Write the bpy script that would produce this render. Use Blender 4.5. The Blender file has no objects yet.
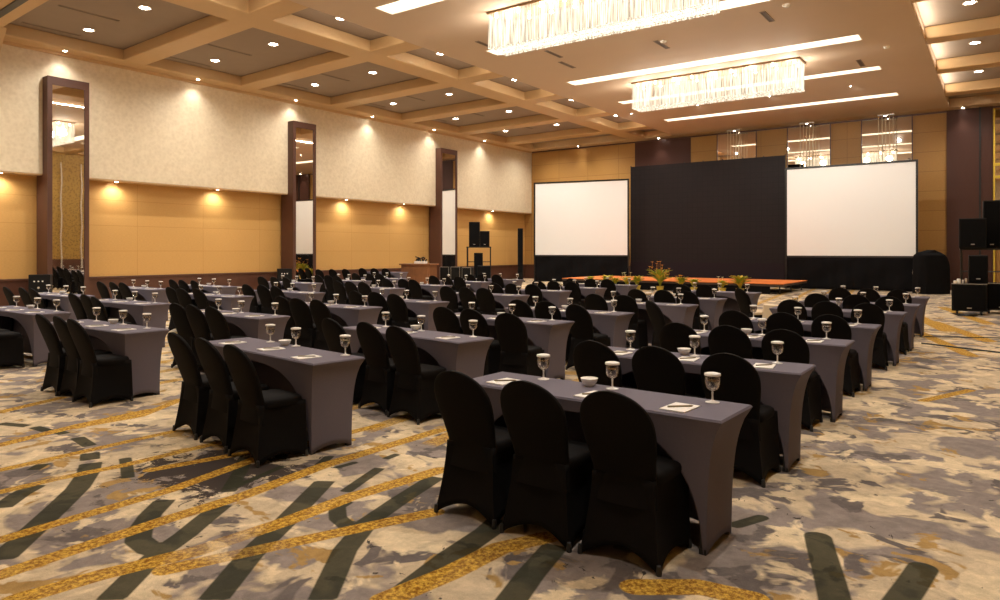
import bpy, bmesh, math, random
from mathutils import Vector, Matrix
R = math.radians
rnd = random.Random(7)
S = bpy.context.scene
COL = S.collection

# ------------------------------------------------------------------ helpers
def nodes_of(name):
    m = bpy.data.materials.new(name); m.use_nodes = True
    nt = m.node_tree
    return m, nt, nt.nodes, nt.links, nt.nodes['Principled BSDF']

def simple(name, col, rough=.6, metal=0, noise=0, scale=8, bump=0, spec=.5):
    m, nt, N, L, b = nodes_of(name)
    b.inputs['Base Color'].default_value = (*col, 1)
    b.inputs['Roughness'].default_value = rough
    b.inputs['Metallic'].default_value = metal
    b.inputs['Specular IOR Level'].default_value = spec
    tc = N.new('ShaderNodeTexCoord')
    no = N.new('ShaderNodeTexNoise'); no.inputs['Scale'].default_value = scale; no.inputs['Detail'].default_value = 4
    L.new(tc.outputs['Object'], no.inputs['Vector'])
    if noise:
        mx = N.new('ShaderNodeMix'); mx.data_type = 'RGBA'
        mx.inputs[6].default_value = (*[c*(1-noise) for c in col], 1)
        mx.inputs[7].default_value = (*[min(1, c*(1+noise)) for c in col], 1)
        L.new(no.outputs['Fac'], mx.inputs[0]); L.new(mx.outputs[2], b.inputs['Base Color'])
    if bump:
        bp = N.new('ShaderNodeBump'); bp.inputs['Strength'].default_value = bump; bp.inputs['Distance'].default_value = .01
        L.new(no.outputs['Fac'], bp.inputs['Height']); L.new(bp.outputs['Normal'], b.inputs['Normal'])
    return m

def emis(name, col, strength, sample=True):
    m = bpy.data.materials.new(name); m.use_nodes = True
    nt = m.node_tree; nt.nodes.clear()
    e = nt.nodes.new('ShaderNodeEmission'); e.inputs[0].default_value = (*col, 1); e.inputs[1].default_value = strength
    o = nt.nodes.new('ShaderNodeOutputMaterial'); nt.links.new(e.outputs[0], o.inputs[0])
    if not sample: m.cycles.emission_sampling = 'NONE'
    return m

def panelled(name, colA, colB, w, h, swap, seam=(.25,.14,.05), rough=.45, grain=.12, mortar=.006, offset=0.0):
    """fabric / veneer wall panels with fine seams; swap picks the horizontal axis"""
    m, nt, N, L, b = nodes_of(name)
    tc = N.new('ShaderNodeTexCoord'); sep = N.new('ShaderNodeSeparateXYZ'); com = N.new('ShaderNodeCombineXYZ')
    L.new(tc.outputs['Object'], sep.inputs[0])
    L.new(sep.outputs['Y' if swap else 'X'], com.inputs['X']); L.new(sep.outputs['Z'], com.inputs['Y'])
    br = N.new('ShaderNodeTexBrick'); br.offset = offset; br.squash = 1
    br.inputs['Scale'].default_value = 1; br.inputs['Mortar Size'].default_value = mortar
    br.inputs['Mortar Smooth'].default_value = .3
    br.inputs['Brick Width'].default_value = w; br.inputs['Row Height'].default_value = h
    br.inputs['Color1'].default_value = (*colA, 1); br.inputs['Color2'].default_value = (*colB, 1)
    br.inputs['Mortar'].default_value = (*seam, 1)
    L.new(com.outputs[0], br.inputs['Vector'])
    no = N.new('ShaderNodeTexNoise'); no.inputs['Scale'].default_value = 14; no.inputs['Detail'].default_value = 6
    mp = N.new('ShaderNodeMapping'); mp.inputs['Scale'].default_value = (1, 6, 1)
    L.new(com.outputs[0], mp.inputs['Vector']); L.new(mp.outputs[0], no.inputs['Vector'])
    mr = N.new('ShaderNodeMapRange'); mr.inputs['From Min'].default_value = .3; mr.inputs['From Max'].default_value = .7
    mr.inputs['To Min'].default_value = 1-grain; mr.inputs['To Max'].default_value = 1+grain
    L.new(no.outputs['Fac'], mr.inputs['Value'])
    mx = N.new('ShaderNodeVectorMath'); mx.operation = 'SCALE'
    L.new(br.outputs['Color'], mx.inputs[0]); L.new(mr.outputs[0], mx.inputs['Scale'])
    L.new(mx.outputs[0], b.inputs['Base Color']); b.inputs['Roughness'].default_value = rough; b.inputs['Specular IOR Level'].default_value = .25
    return m

def obj(name, bm, mats, parent=None, smooth=False, kind=None):
    me = bpy.data.meshes.new(name)
    bmesh.ops.recalc_face_normals(bm, faces=bm.faces)
    if smooth:
        for f in bm.faces: f.smooth = True
    bm.to_mesh(me); bm.free()
    for m in (mats if isinstance(mats, (list, tuple)) else [mats]): me.materials.append(m)
    o = bpy.data.objects.new(name, me); COL.objects.link(o)
    if parent: o.parent = parent
    if kind: o['kind'] = kind
    if smooth:
        try: me.set_sharp_from_angle(angle=R(40))
        except Exception: pass
    return o

def struct(name, bm, mats, smooth=False): return obj(name, bm, mats, None, smooth, 'structure')

def tag(o, label, cat, group=None):
    o['label'] = label; o['category'] = cat
    if group: o['group'] = group
    return o

def empty(name, label, cat, loc=(0,0,0), rz=0, group=None):
    o = bpy.data.objects.new(name, None); o.empty_display_size = .1; COL.objects.link(o)
    o.location = loc; o.rotation_euler = (0, 0, rz)
    return tag(o, label, cat, group)

def dup(root, loc, rz, label, group=None, scale=None):
    r = root.copy(); COL.objects.link(r); r.location = loc; r.rotation_euler = (0, 0, rz); r['label'] = label
    if group: r['group'] = group
    if scale: r.scale = scale
    for ch in root.children:
        c = ch.copy(); COL.objects.link(c); c.parent = r
        for g in ch.children:
            d = g.copy(); COL.objects.link(d); d.parent = c
    return r

def box(bm, x0, x1, y0, y1, z0, z1, bev=0, mi=0):
    r = bmesh.ops.create_cube(bm, size=1)
    for v in r['verts']:
        v.co = Vector(((x0+x1)/2 + v.co.x*(x1-x0), (y0+y1)/2 + v.co.y*(y1-y0), (z0+z1)/2 + v.co.z*(z1-z0)))
    fs = set(f for v in r['verts'] for f in v.link_faces)
    for f in fs: f.material_index = mi
    if bev:
        es = list(set(e for v in r['verts'] for e in v.link_edges))
        bmesh.ops.bevel(bm, geom=es, offset=bev, segments=2, affect='EDGES', profile=.5)
def B(*a, **k):
    bm = bmesh.new(); box(bm, *a, **k); return bm

def lathe(bm, prof, n=20, c=(0,0,0), mi=0):
    rings = []
    for r_, z in prof:
        if r_ < 1e-6: rings.append([bm.verts.new((c[0], c[1], c[2]+z))])
        else: rings.append([bm.verts.new((c[0]+r_*math.cos(2*math.pi*i/n), c[1]+r_*math.sin(2*math.pi*i/n), c[2]+z)) for i in range(n)])
    for a, b in zip(rings, rings[1:]):
        for i in range(n):
            j = (i+1) % n
            vs = [a[i % len(a)], a[j % len(a)], b[j % len(b)], b[i % len(b)]]
            u = []
            for v in vs:
                if v not in u: u.append(v)
            if len(u) > 2:
                f = bm.faces.new(u); f.material_index = mi

def tube(bm, p, q, r, n=8, r2=None):
    p, q = Vector(p), Vector(q); d = q-p; r2 = r if r2 is None else r2
    zz = d.normalized(); a = Vector((0,0,1)) if abs(zz.z) < .9 else Vector((1,0,0))
    x = zz.cross(a).normalized(); y = zz.cross(x)
    A = [bm.verts.new(p + (x*math.cos(2*math.pi*i/n)+y*math.sin(2*math.pi*i/n))*r) for i in range(n)]
    C = [bm.verts.new(q + (x*math.cos(2*math.pi*i/n)+y*math.sin(2*math.pi*i/n))*r2) for i in range(n)]
    for i in range(n):
        j = (i+1) % n; bm.faces.new((A[i], A[j], C[j], C[i]))
    bm.faces.new(A[::-1]); bm.faces.new(C)

def path(bm, pts, r, n=6):
    for a, b in zip(pts, pts[1:]): tube(bm, a, b, r, n)

def grid_surface(bm, rows, closed=True):
    V = [[bm.verts.new(p) for p in row] for row in rows]
    n = len(V[0])
    for a, b in zip(V, V[1:]):
        for i in range(n if closed else n-1):
            j = (i+1) % n
            bm.faces.new((a[i], a[j], b[j], b[i]))
    return V

# ------------------------------------------------------------------ materials
M = {}
M['cream'] = panelled('cream_wallpaper', (.80,.66,.46), (.78,.64,.44), 1.2, 50, True, seam=(.76,.62,.43), rough=.6, grain=.07, mortar=.002)
def wallpaper():
    m, nt, N, L, b = nodes_of('mottled_wallpaper')
    tc = N.new('ShaderNodeTexCoord')
    a = N.new('ShaderNodeTexNoise'); a.inputs['Scale'].default_value = 7; a.inputs['Detail'].default_value = 8; a.inputs['Roughness'].default_value = .7
    w = N.new('ShaderNodeTexVoronoi'); w.inputs['Scale'].default_value = 9
    L.new(tc.outputs['Object'], a.inputs['Vector']); L.new(tc.outputs['Object'], w.inputs['Vector'])
    ad = N.new('ShaderNodeMath'); ad.operation = 'MULTIPLY_ADD'; ad.inputs[1].default_value = .35
    L.new(w.outputs['Distance'], ad.inputs[0]); L.new(a.outputs['Fac'], ad.inputs[2])
    cr = N.new('ShaderNodeValToRGB'); cr.color_ramp.elements[0].position = .45; cr.color_ramp.elements[1].position = .85
    cr.color_ramp.elements[0].color = (.68,.56,.38,1); cr.color_ramp.elements[1].color = (.79,.67,.48,1)
    L.new(ad.outputs[0], cr.inputs[0]); L.new(cr.outputs[0], b.inputs['Base Color']); b.inputs['Roughness'].default_value = .55
    return m
M['paper_wall'] = wallpaper()
M['gold_side'] = panelled('gold_fabric_panels', (.60,.345,.115), (.57,.33,.107), 2.35, .82, True, seam=(.48,.25,.07), mortar=.008, grain=.07)
M['gold_back'] = panelled('gold_veneer_panels', (.42,.225,.065), (.40,.21,.06), 1.9, .84, False, seam=(.27,.14,.04), mortar=.012)
M['dark_wood'] = simple('dark_wood', (.085,.032,.018), .4, noise=.3, scale=3)
M['pier_wood'] = simple('pier_dark_wood', (.085,.032,.018), .5, noise=.25, scale=2)
M['dark_panel'] = panelled('dark_brown_panels', (.075,.030,.020), (.071,.028,.019), 5, 1.1, False, seam=(.07,.033,.027), mortar=.01)
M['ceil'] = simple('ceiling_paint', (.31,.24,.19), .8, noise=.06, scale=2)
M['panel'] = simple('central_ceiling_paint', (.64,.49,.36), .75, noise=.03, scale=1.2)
M['beam'] = simple('beam_paint', (.60,.40,.205), .5, noise=.05, scale=2)
M['white_trim'] = simple('white_cove_paint', (.85,.78,.66), .6)
M['cove'] = emis('cove_light', (1,.93,.83), 5)
M['bulb'] = emis('downlight_lamp', (1,.93,.84), 40, False)
M['trim_ring'] = simple('white_metal_ring', (.8,.74,.66), .4)
M['grille'] = simple('grille', (.13,.09,.065), .7)
M['black_cloth'] = simple('black_spandex', (.0062,.0052,.0050), .75, noise=.2, scale=60, spec=.1)
M['grey_cloth'] = simple('grey_spandex', (.140,.124,.156), .85, noise=.08, scale=90, bump=.05, spec=.3)
M['leg_black'] = simple('black_leg_metal', (.02,.02,.02), .4)
M['white_china'] = simple('white_china', (.93,.91,.86), .25)
M['paper'] = simple('white_paper', (.82,.78,.72), .8)
M['pen'] = simple('pen_plastic', (.25,.2,.12), .4)
M['black_plastic'] = simple('black_plastic', (.004,.004,.004), .6, noise=.3, scale=40, spec=.2)
M['black_metal'] = simple('black_metal', (.01,.01,.01), .35)
M['grille_cloth'] = simple('speaker_grille', (.004,.004,.0045), .9, noise=.5, scale=200, spec=.15)
M['silver'] = simple('silver_metal', (.6,.58,.55), .3, metal=.8)
M['drape'] = simple('black_drape', (.006,.0055,.0062), .9, noise=.3, scale=5, spec=.12)
M['screen'] = simple('screen_fabric', (.93,.94,.93), .9)
M['stage_top'] = simple('orange_stage_carpet', (.74,.20,.035), .9, noise=.12, scale=6)
M['stage_side'] = simple('stage_dark_edge', (.05,.03,.02), .6)
M['cream_cloth'] = simple('cream_cloth', (.72,.60,.42), .8)
M['brown_desk'] = simple('brown_desk_wood', (.22,.09,.035), .45, noise=.3, scale=4)
M['pendant'] = simple('pendant_crystal', (.95,.85,.62), .25, metal=.2)
M['mirror'] = simple('mirror_glass', (.83,.79,.72), .02, metal=1)
M['leaf'] = simple('fern_leaf', (.34,.40,.035), .6, noise=.4, scale=12)
M['leaf_gold'] = simple('yellow_leaf', (.75,.52,.05), .6, noise=.3, scale=12)
M['petal'] = simple('orange_petals', (.85,.36,.03), .6, noise=.2)
M['petal_white'] = simple('cream_petals', (.9,.82,.5), .6)
M['pot'] = simple('yellow_pot', (.55,.42,.06), .5)
def glassmat(name, tint=(1,1,1), fac=.14):
    m = bpy.data.materials.new(name); m.use_nodes = True; nt = m.node_tree; N = nt.nodes; L = nt.links; N.clear()
    t = N.new('ShaderNodeBsdfTransparent'); t.inputs[0].default_value = (*tint, 1)
    g = N.new('ShaderNodeBsdfGlossy'); g.inputs['Roughness'].default_value = .05; g.inputs[0].default_value = (1,.97,.93,1)
    lw = N.new('ShaderNodeLayerWeight'); lw.inputs[0].default_value = .45
    ad = N.new('ShaderNodeMath'); ad.operation = 'MULTIPLY_ADD'; ad.inputs[1].default_value = .5; ad.inputs[2].default_value = fac; ad.use_clamp = True
    L.new(lw.outputs['Facing'], ad.inputs[0])
    mx = N.new('ShaderNodeMixShader'); o = N.new('ShaderNodeOutputMaterial')
    L.new(ad.outputs[0], mx.inputs[0]); L.new(t.outputs[0], mx.inputs[1]); L.new(g.outputs[0], mx.inputs[2]); L.new(mx.outputs[0], o.inputs[0])
    return m
M['glass'] = glassmat('clear_glass', (.95,.95,.94), .03)
M['water'] = glassmat('water', (.80,.79,.78), .0)
def led():
    m, nt, N, L, b = nodes_of('led_modules')
    tc = N.new('ShaderNodeTexCoord'); sep = N.new('ShaderNodeSeparateXYZ'); com = N.new('ShaderNodeCombineXYZ')
    L.new(tc.outputs['Object'], sep.inputs[0]); L.new(sep.outputs['X'], com.inputs[0]); L.new(sep.outputs['Z'], com.inputs[1])
    br = N.new('ShaderNodeTexBrick'); br.offset = 0
    for k, v in (('Scale',1),('Mortar Size',.008),('Brick Width',.25),('Row Height',.25)): br.inputs[k].default_value = v
    br.inputs['Color1'].default_value = (.016,.0125,.0135,1); br.inputs['Color2'].default_value = (.0145,.011,.0125,1); br.inputs['Mortar'].default_value = (.009,.007,.008,1)
    L.new(com.outputs[0], br.inputs['Vector']); L.new(br.outputs['Color'], b.inputs['Base Color']); b.inputs['Roughness'].default_value = .6; b.inputs['Specular IOR Level'].default_value = .2
    return m
M['led'] = led()
M['led_low'] = simple('led_lower_modules', (.015,.0085,.013), .6, spec=.2)
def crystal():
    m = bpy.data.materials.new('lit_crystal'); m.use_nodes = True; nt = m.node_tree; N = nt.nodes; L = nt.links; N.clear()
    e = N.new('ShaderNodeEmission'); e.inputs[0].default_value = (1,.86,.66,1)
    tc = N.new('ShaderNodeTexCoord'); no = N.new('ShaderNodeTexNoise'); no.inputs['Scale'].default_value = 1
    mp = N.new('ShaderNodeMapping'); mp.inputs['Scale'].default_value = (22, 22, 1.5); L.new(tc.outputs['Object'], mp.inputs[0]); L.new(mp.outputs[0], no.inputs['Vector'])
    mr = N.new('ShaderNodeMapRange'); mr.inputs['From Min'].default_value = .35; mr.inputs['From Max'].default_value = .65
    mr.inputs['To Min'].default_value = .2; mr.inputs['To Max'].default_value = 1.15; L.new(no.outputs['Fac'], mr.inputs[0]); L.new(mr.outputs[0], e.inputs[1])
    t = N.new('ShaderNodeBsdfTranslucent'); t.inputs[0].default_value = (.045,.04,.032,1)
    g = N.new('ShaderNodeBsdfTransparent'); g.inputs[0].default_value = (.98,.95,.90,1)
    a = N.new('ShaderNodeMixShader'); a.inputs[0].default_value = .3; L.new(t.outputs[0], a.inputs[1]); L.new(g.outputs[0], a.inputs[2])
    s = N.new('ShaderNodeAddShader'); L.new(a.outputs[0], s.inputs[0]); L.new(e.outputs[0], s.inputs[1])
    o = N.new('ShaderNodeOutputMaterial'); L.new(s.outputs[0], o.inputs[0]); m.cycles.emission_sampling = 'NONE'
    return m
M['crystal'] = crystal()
M['bronze'] = simple('bronze_plate', (.30,.18,.09), .35, metal=.6)
def gold_mural():
    m, nt, N, L, b = nodes_of('gold_damask')
    tc = N.new('ShaderNodeTexCoord'); w = N.new('ShaderNodeTexVoronoi'); w.inputs['Scale'].default_value = 9
    L.new(tc.outputs['Object'], w.inputs['Vector'])
    cr = N.new('ShaderNodeValToRGB'); cr.color_ramp.elements[0].position = .2; cr.color_ramp.elements[1].position = .5
    cr.color_ramp.elements[0].color = (.22,.13,.03,1); cr.color_ramp.elements[1].color = (.42,.26,.06,1)
    L.new(w.outputs['Distance'], cr.inputs[0]); L.new(cr.outputs[0], b.inputs['Base Color']); b.inputs['Roughness'].default_value = .5
    return m
M['mural'] = gold_mural()

# carpet -------------------------------------------------------------
BANDS = {}
def carpet():
    m, nt, N, L, b = nodes_of('patterned_carpet')
    b.inputs['Roughness'].default_value = .95; b.inputs['Specular IOR Level'].default_value = .1
    tc = N.new('ShaderNodeTexCoord'); P = tc.outputs['Object']
    def attr(name):
        n = N.new('ShaderNodeAttribute'); n.attribute_name = name
        r = N.new('ShaderNodeMapRange'); r.inputs['From Min'].default_value = .4; r.inputs['From Max'].default_value = .6; L.new(n.outputs['Fac'], r.inputs[0]); return r.outputs[0]
    def poly(pts, w, flat=False): return [(a, b_, w, flat and i == 0, flat and i == len(pts)-2) for i, (a, b_) in enumerate(zip(pts, pts[1:]))]
    def noise(sc_, det=3, rough=.55, dist=0, off=0, stretch=(1,1,1)):
        mp = N.new('ShaderNodeMapping'); mp.inputs['Location'].default_value = (off, off*.7, off*1.3); mp.inputs['Scale'].default_value = stretch
        L.new(P, mp.inputs[0])
        n = N.new('ShaderNodeTexNoise'); n.inputs['Scale'].default_value = sc_; n.inputs['Detail'].default_value = det
        n.inputs['Roughness'].default_value = rough; n.inputs['Distortion'].default_value = dist
        L.new(mp.outputs[0], n.inputs['Vector']); return n.outputs['Fac']
    def step(v, lo, hi):
        r = N.new('ShaderNodeMapRange'); r.inputs['From Min'].default_value = lo; r.inputs['From Max'].default_value = hi; L.new(v, r.inputs[0]); return r.outputs[0]
    def mix(f, A, B_, k=1):
        x = N.new('ShaderNodeMix'); x.data_type = 'RGBA'
        if k != 1:
            q = N.new('ShaderNodeMath'); q.operation = 'MULTIPLY'; q.inputs[1].default_value = k; L.new(f, q.inputs[0]); f = q.outputs[0]
        L.new(f, x.inputs[0])
        for i, c in ((6, A), (7, B_)):
            if isinstance(c, tuple): x.inputs[i].default_value = (*c, 1)
            else: L.new(c, x.inputs[i])
        return x.outputs[2]
    base = mix(noise(1.4, 5, .6, .6, 3), (.68,.54,.35), (.50,.40,.28))
    base = mix(step(noise(1.9, 3.5, .52, .5, 11), .475, .52), base, (.27,.225,.20))        # grey-taupe pools
    base = mix(step(noise(2.4, 4, .56, .6, 27), .575, .61), base, (.15,.125,.115))      # darker pools
    base = mix(step(noise(2.6, 4.5, .58, .5, 41), .60, .63), base, (.40,.25,.09))       # ochre pools
    base = mix(step(noise(2.6, 4, .55, .5, 55), .55, .59), base, (.72,.58,.38))        # light flecks
    base = mix(step(noise(5.5, 5, .7, 1.2, 77), .66, .68), base, (.06,.05,.042))      # black splashes
    mo = N.new('ShaderNodeMapRange'); mo.inputs['From Min'].default_value = .3; mo.inputs['From Max'].default_value = .7; mo.inputs['To Min'].default_value = .72; mo.inputs['To Max'].default_value = 1.2
    L.new(noise(9, 6, .7, .3, 101), mo.inputs[0])
    mv = N.new('ShaderNodeVectorMath'); mv.operation = 'SCALE'; L.new(base, mv.inputs[0]); L.new(mo.outputs[0], mv.inputs['Scale']); base = mv.outputs[0]
    # large dark stain near the second block
    dk = noise(3.5, 7, .75, .8, 90)
    mpd = N.new('ShaderNodeVectorMath'); mpd.operation = 'DISTANCE'; L.new(P, mpd.inputs[0]); mpd.inputs[1].default_value = (-4.75, 3.0, 0)
    dd = N.new('ShaderNodeMath'); dd.operation = 'MULTIPLY_ADD'; dd.inputs[1].default_value = -.30; L.new(mpd.outputs['Value'], dd.inputs[0]); L.new(dk, dd.inputs[2])
    base = mix(step(dd.outputs[0], .34, .38), base, (.055,.042,.036))
    # gold stripes: measured ones in the foreground, a fan of them further on
    gs = []
    gs += poly([(-4.614, 1.552), (-4.622, 2.008), (-4.632, 2.559), (-4.827, 3.602), (-4.756, 4.671)], 0.05)
    gs += poly([(-4.115, 1.385), (-4.131, 1.769), (-4.14, 2.255), (-4.128, 2.801), (-4.209, 3.551), (-4.177, 4.861)], 0.058)
    gs += poly([(-3.763, 1.327), (-3.704, 1.68), (-3.569, 2.141), (-3.522, 2.701), (-3.526, 3.187), (-3.414, 3.974)], 0.062)
    gs += poly([(-3.491, 1.902), (-3.268, 2.438), (-3.084, 2.865), (-2.89, 3.316)], 0.055)
    gs += poly([(-2.352, 2.342), (-2.281, 2.732), (-2.249, 3.124), (-2.116, 3.401)], 0.066)
    gs += poly([(-5.533, 1.861), (-5.522, 2.23), (-5.453, 2.656), (-5.445, 3.267), (-5.422, 3.629)], 0.045)
    gs += poly([(-6.088, 2.048), (-6.098, 2.688), (-6.116, 3.378)], 0.045)
    gs += poly([(-5.177, 2.705), (-4.978, 3.424), (-4.59, 4.148)], 0.045)
    gs += poly([(-6.873, 2.312), (-7.051, 3.019), (-7.13, 3.725)], 0.06)
    gs += poly([(-7.003, 2.827), (-6.951, 3.532), (-7.341, 4.168)], 0.05)
    gs += poly([(-8.282, 2.786), (-8.527, 3.443)], 0.06)
    gs += poly([(-1.45,3.15),(-1.2,3.33),(-.95,3.36)], .07)
    gs += poly([(-3.4,4.8),(-3.0,9.5)], .07); gs += poly([(-.4,13.2),(-1.4,16.5)], .10); gs += poly([(-.2,15.5),(-1.3,19)], .12)
    gs += poly([(-.9,17),(-2.4,23)], .14); gs += poly([(-.2,19),(-1.4,24)], .12); gs += poly([(-.3,9.9),(-.7,8.9)], .05)
    gs = [(p_, q_, w_*1.15, f_, g_) for p_, q_, w_, f_, g_ in gs]
    wob = noise(6, 2, .5, 0, 5)
    BANDS['gold'] = gs; gold = attr('gold')
    spk = step(noise(38, 4, .8, 0, 13), .42, .62)
    goldc = mix(spk, (.24,.10,.008), (.76,.47,.07))
    fade = step(noise(.8, 2, .5, 0, 66), .12, .34)
    ff = N.new('ShaderNodeMath'); ff.operation = 'MULTIPLY'; L.new(gold, ff.inputs[0]); L.new(fade, ff.inputs[1])
    # generic faint stripes beyond the foreground
    wv = N.new('ShaderNodeTexWave'); wv.wave_type = 'BANDS'; wv.bands_direction = 'X'
    mpw = N.new('ShaderNodeMapping'); mpw.inputs['Rotation'].default_value = (0,0,R(-7)); L.new(P, mpw.inputs[0]); L.new(mpw.outputs[0], wv.inputs[0])
    wv.inputs['Scale'].default_value = .42; wv.inputs['Distortion'].default_value = 1.2; wv.inputs['Detail'].default_value = 2; wv.inputs['Detail Scale'].default_value = .4
    wb = step(wv.outputs['Fac'], .86, .88)
    sepp = N.new('ShaderNodeSeparateXYZ'); L.new(P, sepp.inputs[0])
    far = step(sepp.outputs['Y'], 4.4, 4.5); lft = step(sepp.outputs['X'], -2.9, -3.0)
    w1 = N.new('ShaderNodeMath'); w1.operation = 'MULTIPLY'; L.new(wb, w1.inputs[0]); L.new(far, w1.inputs[1])
    w2 = N.new('ShaderNodeMath'); w2.operation = 'MULTIPLY'; L.new(w1.outputs[0], w2.inputs[0]); L.new(lft, w2.inputs[1])
    base = mix(w2.outputs[0], base, goldc, .7)
    # green bands
    gr = []
    gr += poly([(-7.729, 2.601), (-7.406, 2.717)], 0.05, True)
    gr += poly([(-7.319, 2.734), (-7.052, 2.748)], 0.05, True)
    gr += poly([(-6.967, 2.788), (-6.813, 2.792)], 0.05, True)
    gr += poly([(-6.6, 2.801), (-6.223, 2.743)], 0.055, True)
    gr += poly([(-6.008, 2.648), (-5.806, 2.559)], 0.07, True)
    gr += poly([(-5.718, 2.527), (-5.478, 2.401), (-5.188, 2.208), (-4.865, 1.936), (-4.587, 1.693), (-4.315, 1.452)], 0.078, True)
    gr += poly([(-5.188, 1.746), (-5.377, 1.925), (-5.488, 2.069)], 0.07, True)
    gr += poly([(-5.888, 2.193), (-5.991, 2.3)], 0.05, True)
    gr += poly([(-5.637, 2.746), (-5.365, 2.628), (-5.123, 2.517)], 0.045, True)
    gr += poly([(-4.473, 2.437), (-4.294, 2.244), (-4.111, 2.089), (-3.978, 2.01), (-3.804, 1.988), (-3.737, 2.036), (-3.828, 2.204), (-3.952, 2.391), (-4.086, 2.604)], 0.07, True)
    gr += poly([(-3.401, 1.587), (-3.596, 1.827), (-3.75, 2.043)], 0.07, True)
    gr += poly([(-4.273, 2.768), (-4.588, 3.07), (-4.883, 3.322)], 0.055, True)
    gr += poly([(-4.324, 2.855), (-4.38, 3.079), (-4.45, 3.348)], 0.03, True)
    gr += poly([(-3.008, 1.87), (-3.291, 2.264), (-3.52, 2.663), (-3.916, 3.304)], 0.075, True)
    gr += poly([(-2.592, 2.169), (-2.924, 2.606), (-3.113, 2.957), (-3.217, 3.341), (-3.332, 3.834)], 0.07, True)
    gr += poly([(-3.1, 2.817), (-3.309, 2.893), (-3.456, 3.014), (-3.486, 3.124)], 0.055, True)
    gr += poly([(-2.329, 2.454), (-2.4, 2.875), (-2.438, 3.257), (-2.483, 3.449)], 0.08, True)
    gr += poly([(-4.147, 3.359), (-4.362, 3.731)], 0.04, True)
    gr += poly([(-3.627, 3.233), (-3.718, 3.474), (-3.814, 3.745)], 0.045, True)
    gr += poly([(-4.09, 3.547), (-4.067, 3.747)], 0.03, True)
    gr += poly([(-3.947, 3.93), (-3.959, 4.088)], 0.035, True)
    gr += poly([(-1.856, 2.642), (-1.938, 2.952), (-2.018, 3.338)], 0.075, True)
    gr += poly([(-0.855, 4.309), (-0.795, 4.107), (-0.695, 3.781), (-0.604, 3.467)], .075)+poly([(-0.331, 4.205), (-0.358, 3.959), (-0.393, 3.685), (-0.4, 3.333)], .07)+poly([(-1.29,4.21),(-1.2,4.42)], .045)
    BANDS['green'] = gr; gm = attr('green')
    greenc = mix(noise(9, 4, .7, 0, 31), (.017,.019,.010), (.047,.048,.027))
    base = mix(gm, base, greenc, .92)
    base = mix(ff.outputs[0], base, goldc, .93)
    pile = noise(160, 2, .6, 0, 2)
    mr = N.new('ShaderNodeMapRange'); mr.inputs['To Min'].default_value = .72; mr.inputs['To Max'].default_value = 1.28; L.new(pile, mr.inputs[0])
    vs = N.new('ShaderNodeVectorMath'); vs.operation = 'SCALE'; L.new(base, vs.inputs[0]); L.new(mr.outputs[0], vs.inputs['Scale'])
    L.new(vs.outputs[0], b.inputs['Base Color'])
    return m
M['carpet'] = carpet()

# ------------------------------------------------------------------ room shell
XL, XR, Y0, Y1, ZC, ZT = -22.8, 1.25, -4.0, 34.9, 7.55, 7.9
XREC = -23.3
def carpet_floor():
    """one carpet mesh; two attributes say which tufts belong to the woven gold and green bands"""
    import numpy as np
    def line(*segs):
        out = []
        for a, b, st in segs: out += list(np.arange(a, b-1e-6, st))
        return np.array(out+[segs[-1][1]])
    gx = line((XREC,-9,1.1),(-9,.6,.025),(.6,XR,1.0)); gy = line((Y0,1.0,1.0),(1.0,6.0,.025),(6.0,25,.1),(25,Y1,1.1))
    X, Y = np.meshgrid(gx, gy); P_ = np.stack([X.ravel(), Y.ravel()], 1)
    ny, nx = X.shape
    verts = np.concatenate([P_, np.zeros((len(P_),1))], 1)
    idx = np.arange(nx*ny).reshape(ny, nx)
    q = np.stack([idx[:-1,:-1], idx[:-1,1:], idx[1:,1:], idx[1:,:-1]], -1).reshape(-1, 4)
    me = bpy.data.meshes.new('floor'); me.vertices.add(len(verts)); me.vertices.foreach_set('co', verts.ravel())
    me.loops.add(q.size); me.loops.foreach_set('vertex_index', q.ravel().astype('i4'))
    me.polygons.add(len(q)); me.polygons.foreach_set('loop_start', (np.arange(len(q))*4).astype('i4'))
    me.update(calc_edges=True); me.validate()
    for nm, segs in BANDS.items():
        D = np.full(len(P_), 9.)
        for A_, B_, w, f0, f1 in segs:
            A_ = np.array(A_); d = np.array(B_)-A_; tt = ((P_-A_)@d)/(d@d); t = np.clip(tt, 0, 1); ln = math.sqrt(d@d)
            Dk = np.hypot(*(P_-A_-t[:,None]*d).T)-w
            if f0: Dk = np.maximum(Dk, -tt*ln)
            if f1: Dk = np.maximum(Dk, (tt-1)*ln)
            D = np.minimum(D, Dk)
        at = me.attributes.new(nm, 'FLOAT', 'POINT'); at.data.foreach_set('value', np.clip(.5-D/.05, 0, 1).astype('f4'))
    me.materials.append(M['carpet'])
    o = bpy.data.objects.new('floor', me); COL.objects.link(o); o['kind'] = 'structure'
carpet_floor()
bm = bmesh.new(); box(bm, XREC-.3, XR+.3, Y0-.3, Y1+.3, ZT, ZT+.15)
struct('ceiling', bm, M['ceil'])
bm = bmesh.new(); box(bm, XREC-.3, XL, Y0, Y1, 3.9, ZT)
struct('wall_left', bm, [M['paper_wall']])
struct('wall_left_lower', B(XREC-.3, XREC, Y0, Y1, 0, 3.9), M['gold_side'])
struct('trim_1', B(XREC, XL-.012, Y0, Y1, 3.86, 3.9), M['beam'])
bm = bmesh.new(); box(bm, XREC, XREC+.04, Y0, Y1, 0, .76); box(bm, XREC, XREC+.07, Y0, Y1, .76, .83, bev=.01)
struct('baseboard_left', bm, M['dark_wood'])
struct('wall_back', B(XREC, XR, Y1, Y1+.3, 0, ZT), M['gold_back'])
bm = bmesh.new()
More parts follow.
